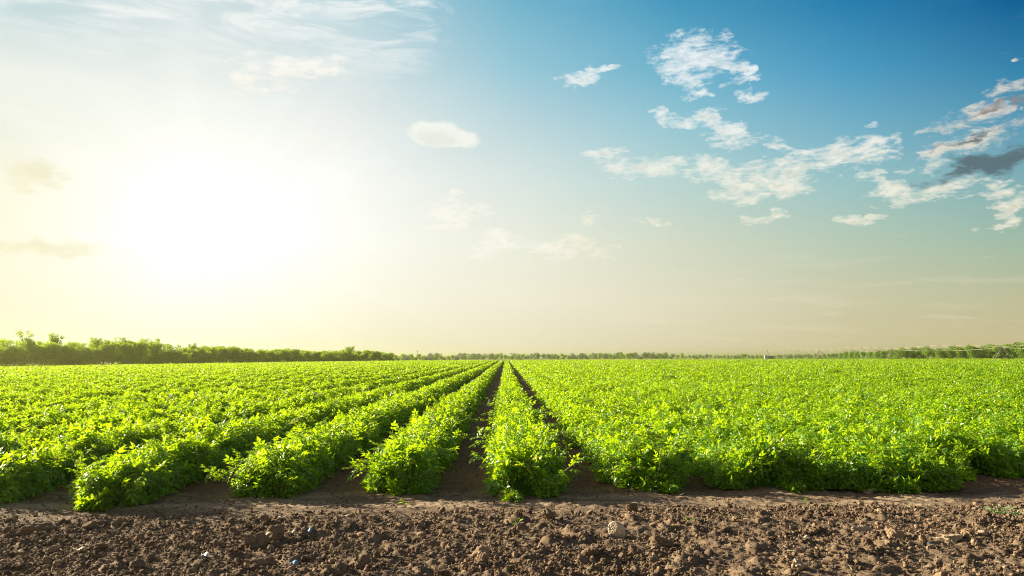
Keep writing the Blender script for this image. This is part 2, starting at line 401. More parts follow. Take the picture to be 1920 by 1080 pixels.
def soil_nodes(t, p, fine=1.0, zones=False):
    pos = t.new('ShaderNodeNewGeometry').outputs['Position']
    n1_ = t.noise(pos, 1.3, 4, 0.6); n2_ = t.noise(pos, 14 * fine, 6, 0.7); n3_ = t.noise(pos, 70 * fine, 5, 0.7)
    c = t.mix(t.smooth(n2_, 0.3, 0.7), (0.105, 0.075, 0.05, 1), (0.25, 0.182, 0.12, 1))
    c = t.mix(t.math('MULTIPLY', t.smooth(n1_, 0.35, 0.65), 0.45), c, (0.115, 0.08, 0.052, 1))
    c = t.mix(t.math('MULTIPLY', t.smooth(n3_, 0.5, 0.75), 0.5), c, (0.31, 0.21, 0.12, 1))
    h = t.math('ADD', t.math('MULTIPLY', n2_, 1.0), t.math('MULTIPLY', n3_, 0.35))
    b = t.new('ShaderNodeBump'); b.inputs['Strength'].default_value = 0.85; b.inputs['Distance'].default_value = 0.012
    if not zones:
        isl = t.new('ShaderNodeNewGeometry').outputs['Random Per Island']
        c = t.mix(t.smooth(isl, 0.55, 1.0), c, (0.28, 0.20, 0.125, 1))
        c = t.mix(t.smooth(isl, 0.45, 0.0, 0.0, 0.75), c, (0.075, 0.048, 0.030, 1))
    if zones:
        sp = t.new('ShaderNodeSeparateXYZ'); t.l.new(pos, sp.inputs[0])
        crust = t.math('MULTIPLY', t.smooth(sp.outputs[1], 8.35, 8.9), t.smooth(sp.outputs[1], 10.6, 9.4))
        patch = t.smooth(t.noise(t.mapping(pos, scale=(0.6, 1.5, 1)), 1.7, 4, 0.6), 0.42, 0.62)
        c = t.mix(t.math('MULTIPLY', t.math('MULTIPLY', crust, patch), 0.9), c, (0.38, 0.285, 0.19, 1))
        furrow = t.smooth(sp.outputs[1], 9.0, 10.3)
        c = t.mix(t.math('MULTIPLY', furrow, 0.75), c, (0.17, 0.078, 0.036, 1))
        # outside the crop: dry grass and green verge
        far = t.math('MAXIMUM', t.smooth(sp.outputs[1], 200, 235), t.smooth(t.math('SUBTRACT', t.math('MULTIPLY', sp.outputs[0], -1.0), t.math('SUBTRACT', 118.0, t.math('MULTIPLY', sp.outputs[1], 0.30))), -1, 4))
        g = t.noise(t.mapping(pos, scale=(0.25, 1, 1)), 0.035, 4, 0.5)
        gc = t.mix(t.smooth(g, 0.45, 0.6), (0.12, 0.20, 0.03, 1), (0.30, 0.25, 0.12, 1))
        gc = t.mix(t.smooth(sp.outputs[1], 700, 1500), gc, (0.10, 0.16, 0.06, 1))
        c = t.mix(far, c, gc)
        t.put(b.inputs['Strength'], t.smooth(sp.outputs[1], 9, 30, 0.85, 0.3))
    t.put(b.inputs['Height'], h); t.l.new(b.outputs[0], p.inputs['Normal'])
    t.put(p.inputs['Base Color'], c); p.inputs['Roughness'].default_value = 0.95
    p.inputs['Specular IOR Level'].default_value = 0.15
def soil_mat(name, fine=1.0, zones=False):
    mt, t, o = material(name); p = t.new('ShaderNodeBsdfPrincipled'); soil_nodes(t, p, fine, zones)
    t.l.new(p.outputs[0], o.inputs[0]); return mt
M['soil'] = soil_mat('field_soil', 1.0, True)
M['clod'] = soil_mat('clod_soil', 1.4)

# ------------------------------------------------------------------ field layout
# near ends of the crop rows, measured on the ground
PITCHX = 1.50
def row_x(k): return 0.20 + PITCHX * k
row_end_px = {0: 938, -1: 930, -2: 936, -3: 956, -4: 946, -5: 944, 1: 924, 2: 926, 3: 928, 4: 903}
def row_y0(k):
    k2 = max(-5, min(4, k))
    y = ground(960 + row_x(k) * 150, row_end_px[k2]).y if False else (H / math.tan(math.atan((row_end_px[k2] - 540) / F) - PITCH))
    j = (_hash(np.array([k]), np.array([3]), np.array([1]), 5)[0] - 0.5) * 0.5 if (k < -5 or k > 4) else 0
    return y + j + 0.12
def tilled_edge(x):
    return 8.52 + 0.05 * np.sin(x * 0.9) + 0.04 * np.sin(x * 2.3 + 1) + 0.055 * np.clip(x, -6, 6)
BOUND = [(-400, 84), (-100, 84), (-79, 123), (-62, 193), (-43, 249), (-37, 268), (30, 272), (60, 255), (90, 240), (300, 236)]
def far_end(x): return float(np.interp(x, [b[0] for b in BOUND], [b[1] for b in BOUND]))

# ------------------------------------------------------------------ ground sheet
def lines(segs):
    out_ = []
    for a, b, s0, s1 in segs:
        x = a; 
        while x < b - 1e-6:
            out_.append(x); f = (x - a) / (b - a); x += s0 + (s1 - s0) * f
    out_.append(segs[-1][1]); return np.array(out_)
def ground_height(X, Y):
    e = tilled_edge(X)
    till = np.clip((e + 0.12 * vnoise(X * 3, Y * 3, seed=9) - Y) / 0.5, 0, 1)
    near = np.clip((40 - Y) / 20, 0, 1)
    base = fbm(X * 0.7, Y * 0.7, 3, 3) * 0.018 * near
    rough = fbm(X * 5, Y * 5, 4, 21) * 0.008 * near
    h = base + rough
    msk = (till > 0) & (np.abs(X) < 14) & (Y > 3)
    t_ = till[msk]; x = X[msk]; y = Y[msk]
    xw = x + 0.03 * vnoise(x * 9, y * 9, seed=61); yw = y + 0.03 * vnoise(x * 9, y * 9, seed=62)
    c = clodfield(xw, yw, 0.19, 41, 0.05) * 0.5 + clodfield(xw, yw, 0.085, 42, 0.12) * 0.7 + clodfield(xw, yw, 0.045, 43, 0.75) * 0.8
    c += fbm(x * 2.2, y * 3.2, 3, 51) * 0.020 + fbm(x * 14, y * 14, 3, 52) * 0.006
    h[msk] += t_ * (c + 0.005)
    # slightly raised beds, hollow furrows
    k = (X - 0.20) / PITCHX; d = np.abs(k - np.round(k))
    bed = (0.5 - d) * 2
    inf = np.clip((Y - 9.0) / 1.0, 0, 1) * near
    h += inf * (bed - 0.5) * 0.07
    # small crumbs on the hard strip
    m2 = (Y > 8.2) & (Y < 14) & (np.abs(X) < 13)
    h[m2] += clodfield(X[m2], Y[m2], 0.07, 71, 0.35) * 0.35 * (1 - till[m2])
    return h
xs_h = lines([(0, 7.5, 0.018, 0.022), (7.5, 14, 0.03, 0.2), (14, 60, 0.3, 6), (60, 3000, 10, 400)])
gx = np.concatenate([-xs_h[::-1][:-1], xs_h])
gy = np.concatenate([lines([(-600, 0, 120, 20), (0, 4.6, 1.0, 0.1), (4.6, 9.2, 0.017, 0.02), (9.2, 15, 0.03, 0.08), (15, 60, 0.15, 4), (60, 4000, 8, 500)])])
GX, GY = np.meshgrid(gx, gy)
GZ = ground_height(GX.ravel(), GY.ravel())
nx, ny = len(gx), len(gy)
ii = (np.arange(ny - 1)[:, None] * nx + np.arange(nx - 1)[None, :]).ravel()
gme = fast_mesh('ground', np.stack([GX.ravel(), GY.ravel(), GZ], 1), [(np.stack([ii, ii + 1, ii + nx + 1, ii + nx], 1), 0)], [M['soil']], True)
g_o = tag(link('ground', gme), kind='structure')

# ------------------------------------------------------------------ soil clods
def icosphere(sub):
    t = (1 + 5 ** 0.5) / 2
    v = [(-1,t,0),(1,t,0),(-1,-t,0),(1,-t,0),(0,-1,t),(0,1,t),(0,-1,-t),(0,1,-t),(t,0,-1),(t,0,1),(-t,0,-1),(-t,0,1)]
    f = [(0,11,5),(0,5,1),(0,1,7),(0,7,10),(0,10,11),(1,5,9),(5,11,4),(11,10,2),(10,7,6),(7,1,8),(3,9,4),(3,4,2),(3,2,6),(3,6,8),(3,8,9),(4,9,5),(2,4,11),(6,2,10),(8,6,7),(9,8,1)]
    v = [np.array(p, float) / np.linalg.norm(p) for p in v]
    for _ in range(sub):
        cache = {}; nf = []
        def mid(a, b):
            k = (min(a, b), max(a, b))
            if k not in cache:
                p = v[a] + v[b]; v.append(p / np.linalg.norm(p)); cache[k] = len(v) - 1
            return cache[k]
        for a, b, c in f:
            ab, bc, ca = mid(a, b), mid(b, c), mid(c, a)
            nf += [(a, ab, ca), (b, bc, ab), (c, ca, bc), (ab, bc, ca)]
        f = nf
    return np.array(v), np.array(f)
ICO = [icosphere(i) for i in range(4)]
def rand_rot(n):
    q = RNG.normal(size=(n, 4)); q /= np.linalg.norm(q, axis=1)[:, None]
    w_, x, y, z = q.T
    return np.stack([np.stack([1-2*(y*y+z*z), 2*(x*y-z*w_), 2*(x*z+y*w_)], 1), np.stack([2*(x*y+z*w_), 1-2*(x*x+z*z), 2*(y*z-x*w_)], 1), np.stack([2*(x*z-y*w_), 2*(y*z+x*w_), 1-2*(x*x+y*y)], 1)], 1)
def rocks(pos, r, sub, rough=0.28, squash=(0.55, 1.0), chip=(0.55, 0.95)):
    V, Fc = ICO[sub]; n = len(pos)
    off = RNG.uniform(0, 100, (n, 1))
    q = V[None] * 1.3 + off[:, :, None]
    d = 1 + rough * vnoise(q[..., 0], q[..., 1], q[..., 2], 5) + (rough * 0.7 * vnoise(q[..., 0] * 2.7, q[..., 1] * 2.7, q[..., 2] * 2.7, 6) if sub > 0 else 0)
    # chip flat faces
    for kk in range(4):
        nrm = RNG.normal(size=(n, 3)); nrm /= np.linalg.norm(nrm, axis=1)[:, None]
        pr = np.einsum('ij,nj->ni', V, nrm) * d; lim = RNG.uniform(chip[0], chip[1], (n, 1))
        d = np.where(pr > lim, d * lim / np.maximum(pr, 1e-3), d)
    if sub > 1: d += 0.05 * vnoise(q[..., 0] * 6, q[..., 1] * 6, q[..., 2] * 6, 8)
    sc = RNG.uniform(squash[0], squash[1], (n, 3)) * np.array([1.1, 1.1, 0.85])
    vv = V[None] * d[..., None] * sc[:, None, :] * r[:, None, None]
    vv = np.einsum('nij,nkj->nki', rand_rot(n), vv)
    vv[..., 2] *= 0.85
    vv += pos[:, None, :]
    ff = Fc[None] + (np.arange(n) * len(V))[:, None, None]
    return vv.reshape(-1, 3), ff.reshape(-1, 3)
def scatter(n, y0, y1, xw=1.0):
    y = RNG.uniform(y0 ** 1.0, y1, n); x = RNG.uniform(-1, 1, n) * (y * 0.70 + 1.6) * xw
    return x, y
G = Geo()
for n, r0, r1, sub, zf in ((80000, 0.006, 0.013, 0, 0.5), (18000, 0.013, 0.026, 1, 0.5), (1500, 0.026, 0.05, 2, 0.3), (120, 0.055, 0.085, 3, 0.35)):
    x, y = scatter(n, 4.9, 8.75)
    keep = y < tilled_edge(x) + RNG.normal(0, 0.10, n); x, y = x[keep], y[keep]
    cl = fbm(x * 1.1, y * 1.6, 2, 90); keep = cl > RNG.uniform(-1.3, 0.5, len(x)); x, y = x[keep], y[keep]
    u = RNG.uniform(0, 1, len(x)) ** 2; r = r0 + (r1 - r0) * u
    z = ground_height(x, y) + r * zf
    v, f = rocks(np.stack([x, y, z], 1), r, sub); G.add(v, f)
for n, r0, r1, sub in ((26000, 0.004, 0.010, 0), (2600, 0.010, 0.022, 1)):
    x, y = scatter(n, 8.3, 16)
    r = RNG.uniform(r0, r1, len(x)); z = ground_height(x, y) + r * 0.3
    v, f = rocks(np.stack([x, y, z], 1), r, sub); G.add(v, f)
tag(link('soil_clods', G.mesh('soil_clods', [M['clod']])), 'brown crumbly clods and crumbs scattered over the tilled soil', 'soil clods', kind='stuff')

# single larger clods and stones one can point to
def stone(px, py, r, mat, label, name, sx=1.0, sy=1.0, sz=1.0, cat='clod', group=None, rough=0.42):
    p = ground(px, py); z = float(ground_height(np.array([p.x]), np.array([p.y]))[0])
    v, f = rocks(np.zeros((1, 3)), np.array([r]), 3, rough, (0.95, 1.0), (0.72, 1.05) if rough > 0.2 else (0.55, 0.8))
    v = v * np.array([sx, sy, sz]); g = Geo(); g.add(v, f)
    o = link(name, g.mesh(name, [mat]), loc=(p.x, p.y, z + r * sz * 0.45))
    return tag(o, label, cat, group)
CG = 'large clods lying on the tilled soil'
M['bright'] = plain('bright_stone', (0.50, 0.41, 0.28, 1), 0.9, bump=(60, 0.006), var=0.12)
stone(1157, 1005, 0.08, M['bright'], 'pale squarish stone standing upright in the tilled soil, brightest stone in front of the rows', 'pale_stone', 1.0, .8, 1.15, 'stone', rough=0.15)
stone(1612, 1000, 0.075, M['stone'], 'long flat tan clod slab tilted in the sunlit soil at right', 'clod', 1.1, .6, .6, group=CG)
stone(1845, 1013, 0.05, M['stone'], 'small rounded pale clod in the bright soil near the right edge', 'clod', 1.1, .8, .7, group=CG)
stone(478, 1033, 0.075, M['clod'], 'biggest brown clod, heaped up at lower left of the tilled soil', 'clod', 1.1, 1.0, 1.1, group=CG)
stone(515, 1018, 0.085, M['clod'], 'angular brown clod with a peaked top right behind the biggest clod', 'clod', .9, .8, 1.1, group=CG)
stone(72, 1000, 0.10, M['clod'], 'broad low clod at the left edge of the tilled soil', 'clod', 1.3, .9, .7, group=CG)
stone(228, 982, 0.07, M['clod'], 'dark clod on the plough line in front of the leftmost near row end', 'clod', 1, .8, .9, group=CG)
stone(495, 985, 0.065, M['clod'], 'grey brown clod on the plough line below the third row end', 'clod', 1, .8, .9, group=CG)
stone(490, 1067, 0.08, M['clod'], 'rounded clod near the bottom edge, below the biggest clod', 'clod', 1.2, .8, .8, group=CG)
stone(672, 1072, 0.07, M['clod'], 'brown clod near the bottom edge left of the middle', 'clod', 1.1, .8, .9, group=CG)
stone(812, 1032, 0.055, M['clod'], 'flat faced grey brown clod in the middle of the tilled soil', 'clod', 1.2, .6, .8, group=CG)
stone(1497, 1070, 0.06, M['stone'], 'pale lumpy clod near the bottom edge at right', 'clod', 1, .8, .9, group=CG)
stone(1240, 1030, 0.08, M['clod'], 'lumpy clod right of the pale squarish stone and nearer the camera', 'clod', 1.1, .8, .9, group=CG)
stone(1628, 922, 0.05, M['stone'], 'smooth round stone on the hard soil between two right hand row ends', 'stone', 1.2, .7, .75, 'stone')
stone(1782, 1018, 0.075, M['stone'], 'chunky tan clod in the sunlit soil right of the flat slab', 'clod', 1.2, .8, .75, group=CG)

# ------------------------------------------------------------------ litter
G = Geo()
for _ in range(750):
    x, y = scatter(1, 5.2, 12.0); x, y = float(x[0]), float(y[0])
    z = float(ground_height(np.array([x]), np.array([y]))[0]) + 0.012
    L = random.uniform(0.02, 0.08); a = random.uniform(0, 6.28); dz = random.uniform(-.3, .5) * L
    G.tube((x, y, z), (x + math.cos(a) * L, y + math.sin(a) * L, z + dz), random.uniform(.0012, .0028), .001, 4)
tag(link('straw_litter', G.mesh('straw_litter', [M['straw']])), 'pale bits of straw and dry stalk strewn over the soil', 'straw', kind='stuff')
def scrap(px, py, L, W, mat, label, name='plastic_scrap', rz=0.0, cat='scrap', lift=0.02, tilt=0.4):
    p = ground(px, py); z = float(ground_height(np.array([p.x]), np.array([p.y]))[0])
    g = Geo(); n = 7; th = 0.0025
    u = np.linspace(-.5, .5, n); cx = u * L; cz = 0.25 * L * (u ** 2) + tilt * u * W + 0.01 * np.sin(u * 9)
    top = []
    for i in range(n):
        wd = W * (0.6 + 0.4 * math.cos(u[i] * 2.6)) / 2
        for s_ in (-1, 1):
            for q in (0, th): top.append((cx[i], s_ * wd, cz[i] + q + 0.15 * W * s_))
    fs = []
    for i in range(n - 1):
        a = i * 4; b = a + 4
        fs += [(a, b, b + 2, a + 2), (a + 1, a + 3, b + 3, b + 1), (a, a + 1, b + 1, b), (a + 2, b + 2, b + 3, a + 3)]
    e = (n - 1) * 4; fs += [(0, 2, 3, 1), (e, e + 1, e + 3, e + 2)]
    g.add(top, fs); o = link(name, g.mesh(name, [mat], True), loc=(p.x, p.y, z + lift)); o.rotation_euler = (0.3, 0, rz)
    return tag(o, label, cat)
scrap(550, 1070, .07, .04, M['bluep'], 'small blue plastic scrap half buried at the bottom edge', rz=.4)
scrap(581, 1012, .05, .025, M['bluep'], 'blue and white plastic shred sticking up from the soil', rz=1.2, tilt=1.5, lift=.04)
scrap(875, 988, .10, .018, M['blackp'], 'thin dark strip of plastic lying before the middle row', rz=.05)
scrap(1745, 1031, .03, .09, M['blackp'], 'dark slate coloured plastic piece standing in the sunlit soil', rz=.15)
scrap(385, 1055, .06, .04, M['whitep'], 'crumpled white plastic scrap in the soil at lower left', rz=.5)
scrap(150, 1040, .10, .03, M['straw'], 'pale woody chip lying in the soil at far lower left', 'wood_chip', .3, 'wood chip')
scrap(500, 1024, .10, .025, M['straw'], 'pale woody chip leaning on the angular clod', 'wood_chip', .1, 'wood chip', lift=.06)
scrap(548, 1013, .08, .03, M['straw'], 'pale woody chip between the clods and the blue shred', 'wood_chip', -.1, 'wood chip')
scrap(1510, 1020, .08, .02, M['straw'], 'pale woody chip on the sunlit soil, far right of the pale stone', 'wood_chip', .1, 'wood chip')

# ------------------------------------------------------------------ foliage generator
def leaflet(base, ang, L, W, fold=0.10, droop=0.25, quads=2):
    """folded leaflet in the leaf plane; returns verts, tri faces"""
    c, s = math.cos(ang), math.sin(ang)
    def P_(u, v, z): return (base[0] + u * -s * L * 0 + (v * c + u * -s), base[1] + (v * s + u * c), base[2] + z)
    pts = [(0, 0, 0), (0.42, W, fold * L), (0.42, -W, fold * L), (1, 0, -droop * L), (0.5, 0, 0)]
    v = []
    for (a, b, z) in pts:
        u = a * L; w_ = b * L
        v.append((base[0] + u * math.sin(ang) + w_ * math.cos(ang), base[1] + u * math.cos(ang) - w_ * math.sin(ang), base[2] + z))
    return v, [(0, 4, 1), (4, 3, 1), (0, 2, 4), (4, 2, 3)]
def compound(lod):
    V, Fc = [], []
    def add(v, f):
        n = len(V); V.extend(v); Fc.extend([tuple(i + n for i in t) for t in f])
    if lod == 0: parts = [((0, .60, -.14), 0, .48, .25), ((0, .52, -.10), .95, .42, .25), ((0, .50, -.10), -1.0, .42, .25), ((0, .26, -.03), 1.15, .34, .27), ((0, .24, -.03), -1.1, .34, .27)]
    else: parts = [((0, .55, -.12), 0, .48, .34), ((0, .34, -.05), 1.1, .40, .34), ((0, .32, -.05), -1.1, .40, .34)]
    for b, a, L, W in parts:
        v, f = leaflet(b, a, L, W)
        if lod == 1:
            v = v[:4]; f = [(0, 3, 1), (0, 2, 3)]
        add(v, f)
    if lod == 0: add([(-.012, 0, 0), (.012, 0, 0), (0, .64, -.14)], [(0, 1, 2)])
    return np.array(V), np.array(Fc)
TPL = [compound(0), compound(1), (np.array([(0, 0, 0), (.32, .5, .06), (-.32, .5, .06), (0, 1, -.1)]), np.array([(0, 3, 2), (0, 1, 3)]))]
def nrmz(a): return a / np.maximum(np.linalg.norm(a, axis=1), 1e-9)[:, None]
def place_leaves(G, pos, axis, nrm, size, lod, mi=0):
    if len(pos) == 0: return
    a = nrmz(axis); n = nrm - (nrm * a).sum(1)[:, None] * a; n = nrmz(n); b = np.cross(a, n)
    V, Fc = TPL[lod]
    vv = pos[:, None, :] + size[:, None, None] * (V[None, :, 0:1] * b[:, None] + V[None, :, 1:2] * a[:, None] + V[None, :, 2:3] * n[:, None])
    vv[..., 2] = np.maximum(vv[..., 2], 0.012)
    G.add(vv.reshape(-1, 3), (Fc[None] + (np.arange(len(pos)) * len(V))[:, None, None]).reshape(-1, 3), mi)

def row_shape(k, y):
    merged = 1.0 if k >= 1 else 0.0
    w0 = 0.74 if k >= 2 else (0.53 if k == 1 else 0.43)
    h0 = 0.46 if k <= 0 else 0.47
    if k <= -3: w0 = 0.35; h0 = 0.47
    if k in (-1, -2): w0 = 0.39
    if k <= -12: w0 = 0.42
    am = 1.0 if k >= 1 else 0.6
    wv = w0 * (1 + am * 0.13 * vnoise(y * 0.55, y * 0 + k * 7.1, seed=31) + am * 0.14 * vnoise(y * 2.1, y * 0 + k * 3.3, seed=32))
    hv = h0 * (1 + am * 0.13 * vnoise(y * 0.8, y * 0 + k * 5.7, seed=33) + am * 0.17 * vnoise(y * 2.4, y * 0 + k * 9.1, seed=34))
    cx = 0.05 * vnoise(y * 0.4, y * 0 + k * 2.9, seed=35) + (0.08 if k == 1 else 0)
    gap = np.clip((vnoise(y * 0.45, y * 0 + k * 13.7, seed=38) - 0.42) * 3.5, 0, 1) * (1 if k > 0 else 0.35 if k < -5 else 0)
    hv = hv * (1 - 0.42 * gap); wv = wv * (1 - 0.22 * gap)
    return wv, hv, cx
def near_cap(ya, y0): return abs(ya - y0) < 0.02
def gen_band(G, k, xk, y0, ya, yb, dens, s0, s1, lod, depth=0.3, cap=False, stretch=0.0):
    """leaves on the mound of row k between ya and yb"""
    n = int(dens * (yb - ya))
    if n <= 0: return
    y = RNG.uniform(ya, yb, n)
    if cap:
        m_ = int(dens * 0.75); y = np.concatenate([y, y0 + (1 - np.cos(RNG.uniform(0, 1.57, m_))) * 0.6]); n = len(y)
    th = RNG.uniform(-1.62, 1.62, n)
    if lod == 2: th = np.clip(RNG.normal(0, 0.75, n), -1.5, 1.5)
    wv, hv, cx = row_shape(k, y)
    y = y + (0.22 * vnoise(th * 1.6, th * 0 + k * 3.7, seed=77) if near_cap(ya, y0) else 0) * np.clip(1 - (y - y0) / 1.2, 0, 1)
    e = np.clip((y - y0) / 0.6, 0, 1); f = np.sqrt(np.clip(1 - (1 - e) ** 2, 0.02, 1))
    rr = 1 + 0.22 * vnoise(y * 3.3, th * 2.2, seed=36 + k) - depth * RNG.uniform(0, 1, n) ** 1.6
    sx = np.sin(th); cz = np.maximum(np.cos(th), 0) ** 0.7
    x = xk + cx + wv * (0.35 + 0.65 * f) * sx * rr; z = np.maximum(hv * (0.55 + 0.45 * f) * f * cz * rr, 0.04) + 0.02
    nr = nrmz(np.stack([sx * 1.0, -(1 - e) * 1.2, np.maximum(np.cos(th), 0.1) * 1.1], 1))
    rnd = RNG.normal(size=(n, 3)); rnd2 = RNG.normal(size=(n, 3))
    ax = nr * 0.55 + rnd * 0.55 + np.array([0, 0, -0.34]) * (1 + np.abs(sx))[:, None]
    up = nr * 0.9 + np.array([0, 0, 0.55]) + rnd2 * 0.50
    s = RNG.uniform(s0, s1, n)
    place_leaves(G, np.stack([x, y, z], 1) - nrmz(ax) * s[:, None] * 0.35, ax, up, s, lod)
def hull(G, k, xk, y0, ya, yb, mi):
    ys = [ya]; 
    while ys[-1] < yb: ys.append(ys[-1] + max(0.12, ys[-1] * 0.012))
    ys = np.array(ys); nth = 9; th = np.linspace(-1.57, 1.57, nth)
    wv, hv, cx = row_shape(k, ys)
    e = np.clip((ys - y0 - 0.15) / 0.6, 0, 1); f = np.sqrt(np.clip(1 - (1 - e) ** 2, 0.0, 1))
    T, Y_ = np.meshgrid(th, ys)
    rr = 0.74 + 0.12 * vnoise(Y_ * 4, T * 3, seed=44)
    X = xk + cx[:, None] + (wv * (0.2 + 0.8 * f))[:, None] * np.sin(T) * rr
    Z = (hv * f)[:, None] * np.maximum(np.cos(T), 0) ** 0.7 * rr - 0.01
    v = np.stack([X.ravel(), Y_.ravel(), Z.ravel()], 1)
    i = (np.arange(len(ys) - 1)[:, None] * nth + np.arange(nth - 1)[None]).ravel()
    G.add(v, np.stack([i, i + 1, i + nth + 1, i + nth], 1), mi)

ROWLAB = {
 0: 'tomato row straight ahead, running from the middle of the bare soil to the vanishing point',
 -1: 'tomato row just left of the central row, bare furrows on both its sides',
 -2: 'second tomato row left of the central row, with a rounded bushy end at the soil',
 -3: 'third tomato row left of the central row, its end reaching farthest onto the bare soil',
 -4: 'fourth tomato row left of the central row, meeting the left picture edge low down',
 -5: 'fifth tomato row left of the central row, behind the row at the lower left edge',
 -6: 'sixth tomato row left of the central row, half hidden by nearer rows',
 -7: 'seventh tomato row left of the central row, seen as a thin bright ridge',
 -8: 'eighth tomato row left of the central row, last ridge before rows blend',
 1: 'wide tomato row just right of the central row, across the narrow dark furrow',
 2: 'second wide tomato row right of the central row, leaves touching both neighbours',
 3: 'third wide tomato row right of the central row, with a sprawling sprig on bare soil',
 4: 'fourth wide tomato row right of the central row, its end set farther back',
}
KMIN, KMAX = -66, 108
for k in range(KMIN, KMAX + 1):
    xk = row_x(k); y0 = row_y0(k); ye = far_end(xk)
    ys = max(y0, abs(xk) / 0.76 - 2.0)
    if ys >= ye - 3: continue
    G = Geo()
    near_end = ys <= y0 + 0.01
    # bands by distance: compound leaves near, simple ones farther off
    def dist_y(d): return math.sqrt(max(d * d - xk * xk, 0.0))
    cuts = [dist_y(d) for d in (14.5, 22, 34)]
    a = ys
    b = min(max(cuts[0], a), ye)
    if b > a: gen_band(G, k, xk, y0, a, b, 500 if k <= 0 else 680, .12, .24, 0, 0.36, near_end); 
    a2 = b; b2 = min(max(cuts[1], a2), ye)
    if b2 > a2: gen_band(G, k, xk, y0, a2, b2, 620, .11, .20, 1, 0.32, near_end and a2 == ys)
    a3 = b2; b3 = min(max(cuts[2], a3), ye)
    if b3 > a3: gen_band(G, k, xk, y0, a3, b3, 540, .11, .19, 1, 0.28)
    y = b3
    while y < ye:
        yn = min(y * 1.12, ye); d = math.hypot((y + yn) / 2, xk)
        s = min(0.0020 * d + 0.02, 0.24)
        dens = min(1300, 5.0 / (s * s)) * (0.8 if d < 90 else 0.6)
        gen_band(G, k, xk, y0, y, yn, dens, s * 0.7, s * 1.25, 2, 0.22)
        y = yn
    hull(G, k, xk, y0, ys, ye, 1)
    side = 'left' if k < 0 else 'right'
    lab = ROWLAB.get(k, 'tomato row of the dense green field on the %s, blending into the rows beside it' % side)
    grp = 'tomato rows of the field' if k in ROWLAB else 'tomato rows blending together on the %s' % side
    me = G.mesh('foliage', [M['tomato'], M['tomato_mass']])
    if -6 <= k <= 5:
        root = empty('tomato_row', (xk, y0, 0)); tag(root, lab, 'crop row', grp)
        fo = link('foliage', me, root); fo.matrix_parent_inverse = Matrix.Translation((-xk, -y0, 0))
        # stray shoots reaching out of the canopy, and small yellow blossoms
        S = Geo(); L_ = Geo(); Bl = Geo()
        yl = min(26, ye)
        ns = int((yl - ys) * 6.0)
        yy = ys + (yl - ys) * RNG.uniform(0, 1, ns) ** 1.5
        wv, hv, cx = row_shape(k, yy)
        for i in range(ns):
            th = RNG.uniform(-1.35, 1.35); e_ = min(1, (yy[i] - y0) / 0.6 + 0.15); ff = math.sqrt(max(0.05, 1 - (1 - e_) ** 2))
            p = np.array([xk + cx[i] + wv[i] * ff * math.sin(th) * .95, yy[i], max(.06, hv[i] * ff * max(math.cos(th), 0) ** .7)])
            d_ = np.array([math.sin(th), -0.25 * (1 - e_), math.cos(th) * .9 + .15]) + RNG.normal(0, .25, 3); d_ /= np.linalg.norm(d_)
            L = RNG.uniform(.07, .20) * (2.0 if abs(th) > 1.0 else 1.0); q = p + d_ * L
            if q[2] < .05: q[2] = .05
            L_.tube(p - d_ * .1, q, .004, .002, 4, 1)
            m_ = 6
            pp = p + (q - p) * np.linspace(.3, 1, m_)[:, None]
            axs = d_ * 0.6 + RNG.normal(0, .7, (m_, 3))
            place_leaves(L_, pp, axs, np.tile([0, 0, 1.], (m_, 1)) + RNG.normal(0, .3, (m_, 3)), RNG.uniform(.10, .19, m_), 0)
            if i % 3 == 0:
                c = p + d_ * RNG.uniform(0, .05) + RNG.normal(0, .02, 3)
                for a_ in range(5):
                    t_ = a_ * 1.2566; Bl.add([c, c + np.array([math.cos(t_) * .014, math.sin(t_) * .014, .004]), c + np.array([math.cos(t_ + .5) * .012, math.sin(t_ + .5) * .012, .006])], [(0, 1, 2)])
        sh = link('shoots', L_.mesh('shoots', [M['tomato'], M['stem']]), root); b_o = link('blossoms', Bl.mesh('blossoms', [M['flower']]), root)
        for o in (sh, b_o): o.matrix_parent_inverse = Matrix.Translation((-xk, -y0, 0))
    else:
        tag(link('tomato_row', me), lab, 'crop row', grp)

# ------------------------------------------------------------------ small weeds on the bare soil
def weed(px, py, n, s, mat, label, h=0.05, spread=0.05, name='weed'):
    p = ground(px, py); z = float(ground_height(np.array([p.x]), np.array([p.y]))[0])
    L_ = Geo(); S = Geo()
    for i in range(n):
        a = i * 2.4; r = spread * RNG.uniform(.3, 1); q = np.array([math.cos(a) * r, math.sin(a) * r * .7, h * RNG.uniform(.5, 1.2)])
        L_.tube((0, 0, -.01), q, .003, .0015, 4, 1)
        V, Fc = TPL[0 if s > .07 else 2]
        ax = np.array([[math.cos(a), math.sin(a), RNG.uniform(-.1, .9)]])
        aa = nrmz(ax); nn = np.array([[0, 0, 1.]]) + RNG.normal(0, .3, (1, 3)); nn = nrmz(nn - (nn * aa).sum(1)[:, None] * aa); bb = np.cross(aa, nn)
        vv = q + s * RNG.uniform(.7, 1.2) * (V[:, 0:1] * bb + V[:, 1:2] * aa + V[:, 2:3] * nn)
        L_.add(vv, Fc)
    tag(link(name, L_.mesh(name, [mat, M['stem']]), loc=(p.x, p.y, z)), label, 'weed')
weed(760, 953, 5, .06, M['weed'], 'yellow green seedling on the hard soil between two row ends', .05, .04, 'seedling')
weed(968, 988, 9, .04, M['weed'], 'small green weed on the tilled soil below the central row', .06, .05)
weed(1290, 984, 10, .03, M['weed'], 'tiny tufted green weed on the tilled soil right of the pale stone', .03, .05)
weed(1870, 963, 26, .05, M['palew'], 'pale green spreading weed at the right edge of the tilled soil', .06, .14)
weed(1893, 968, 18, .045, M['palew'], 'smaller pale green weed beside the spreading one, at the edge of the picture', .04, .10)
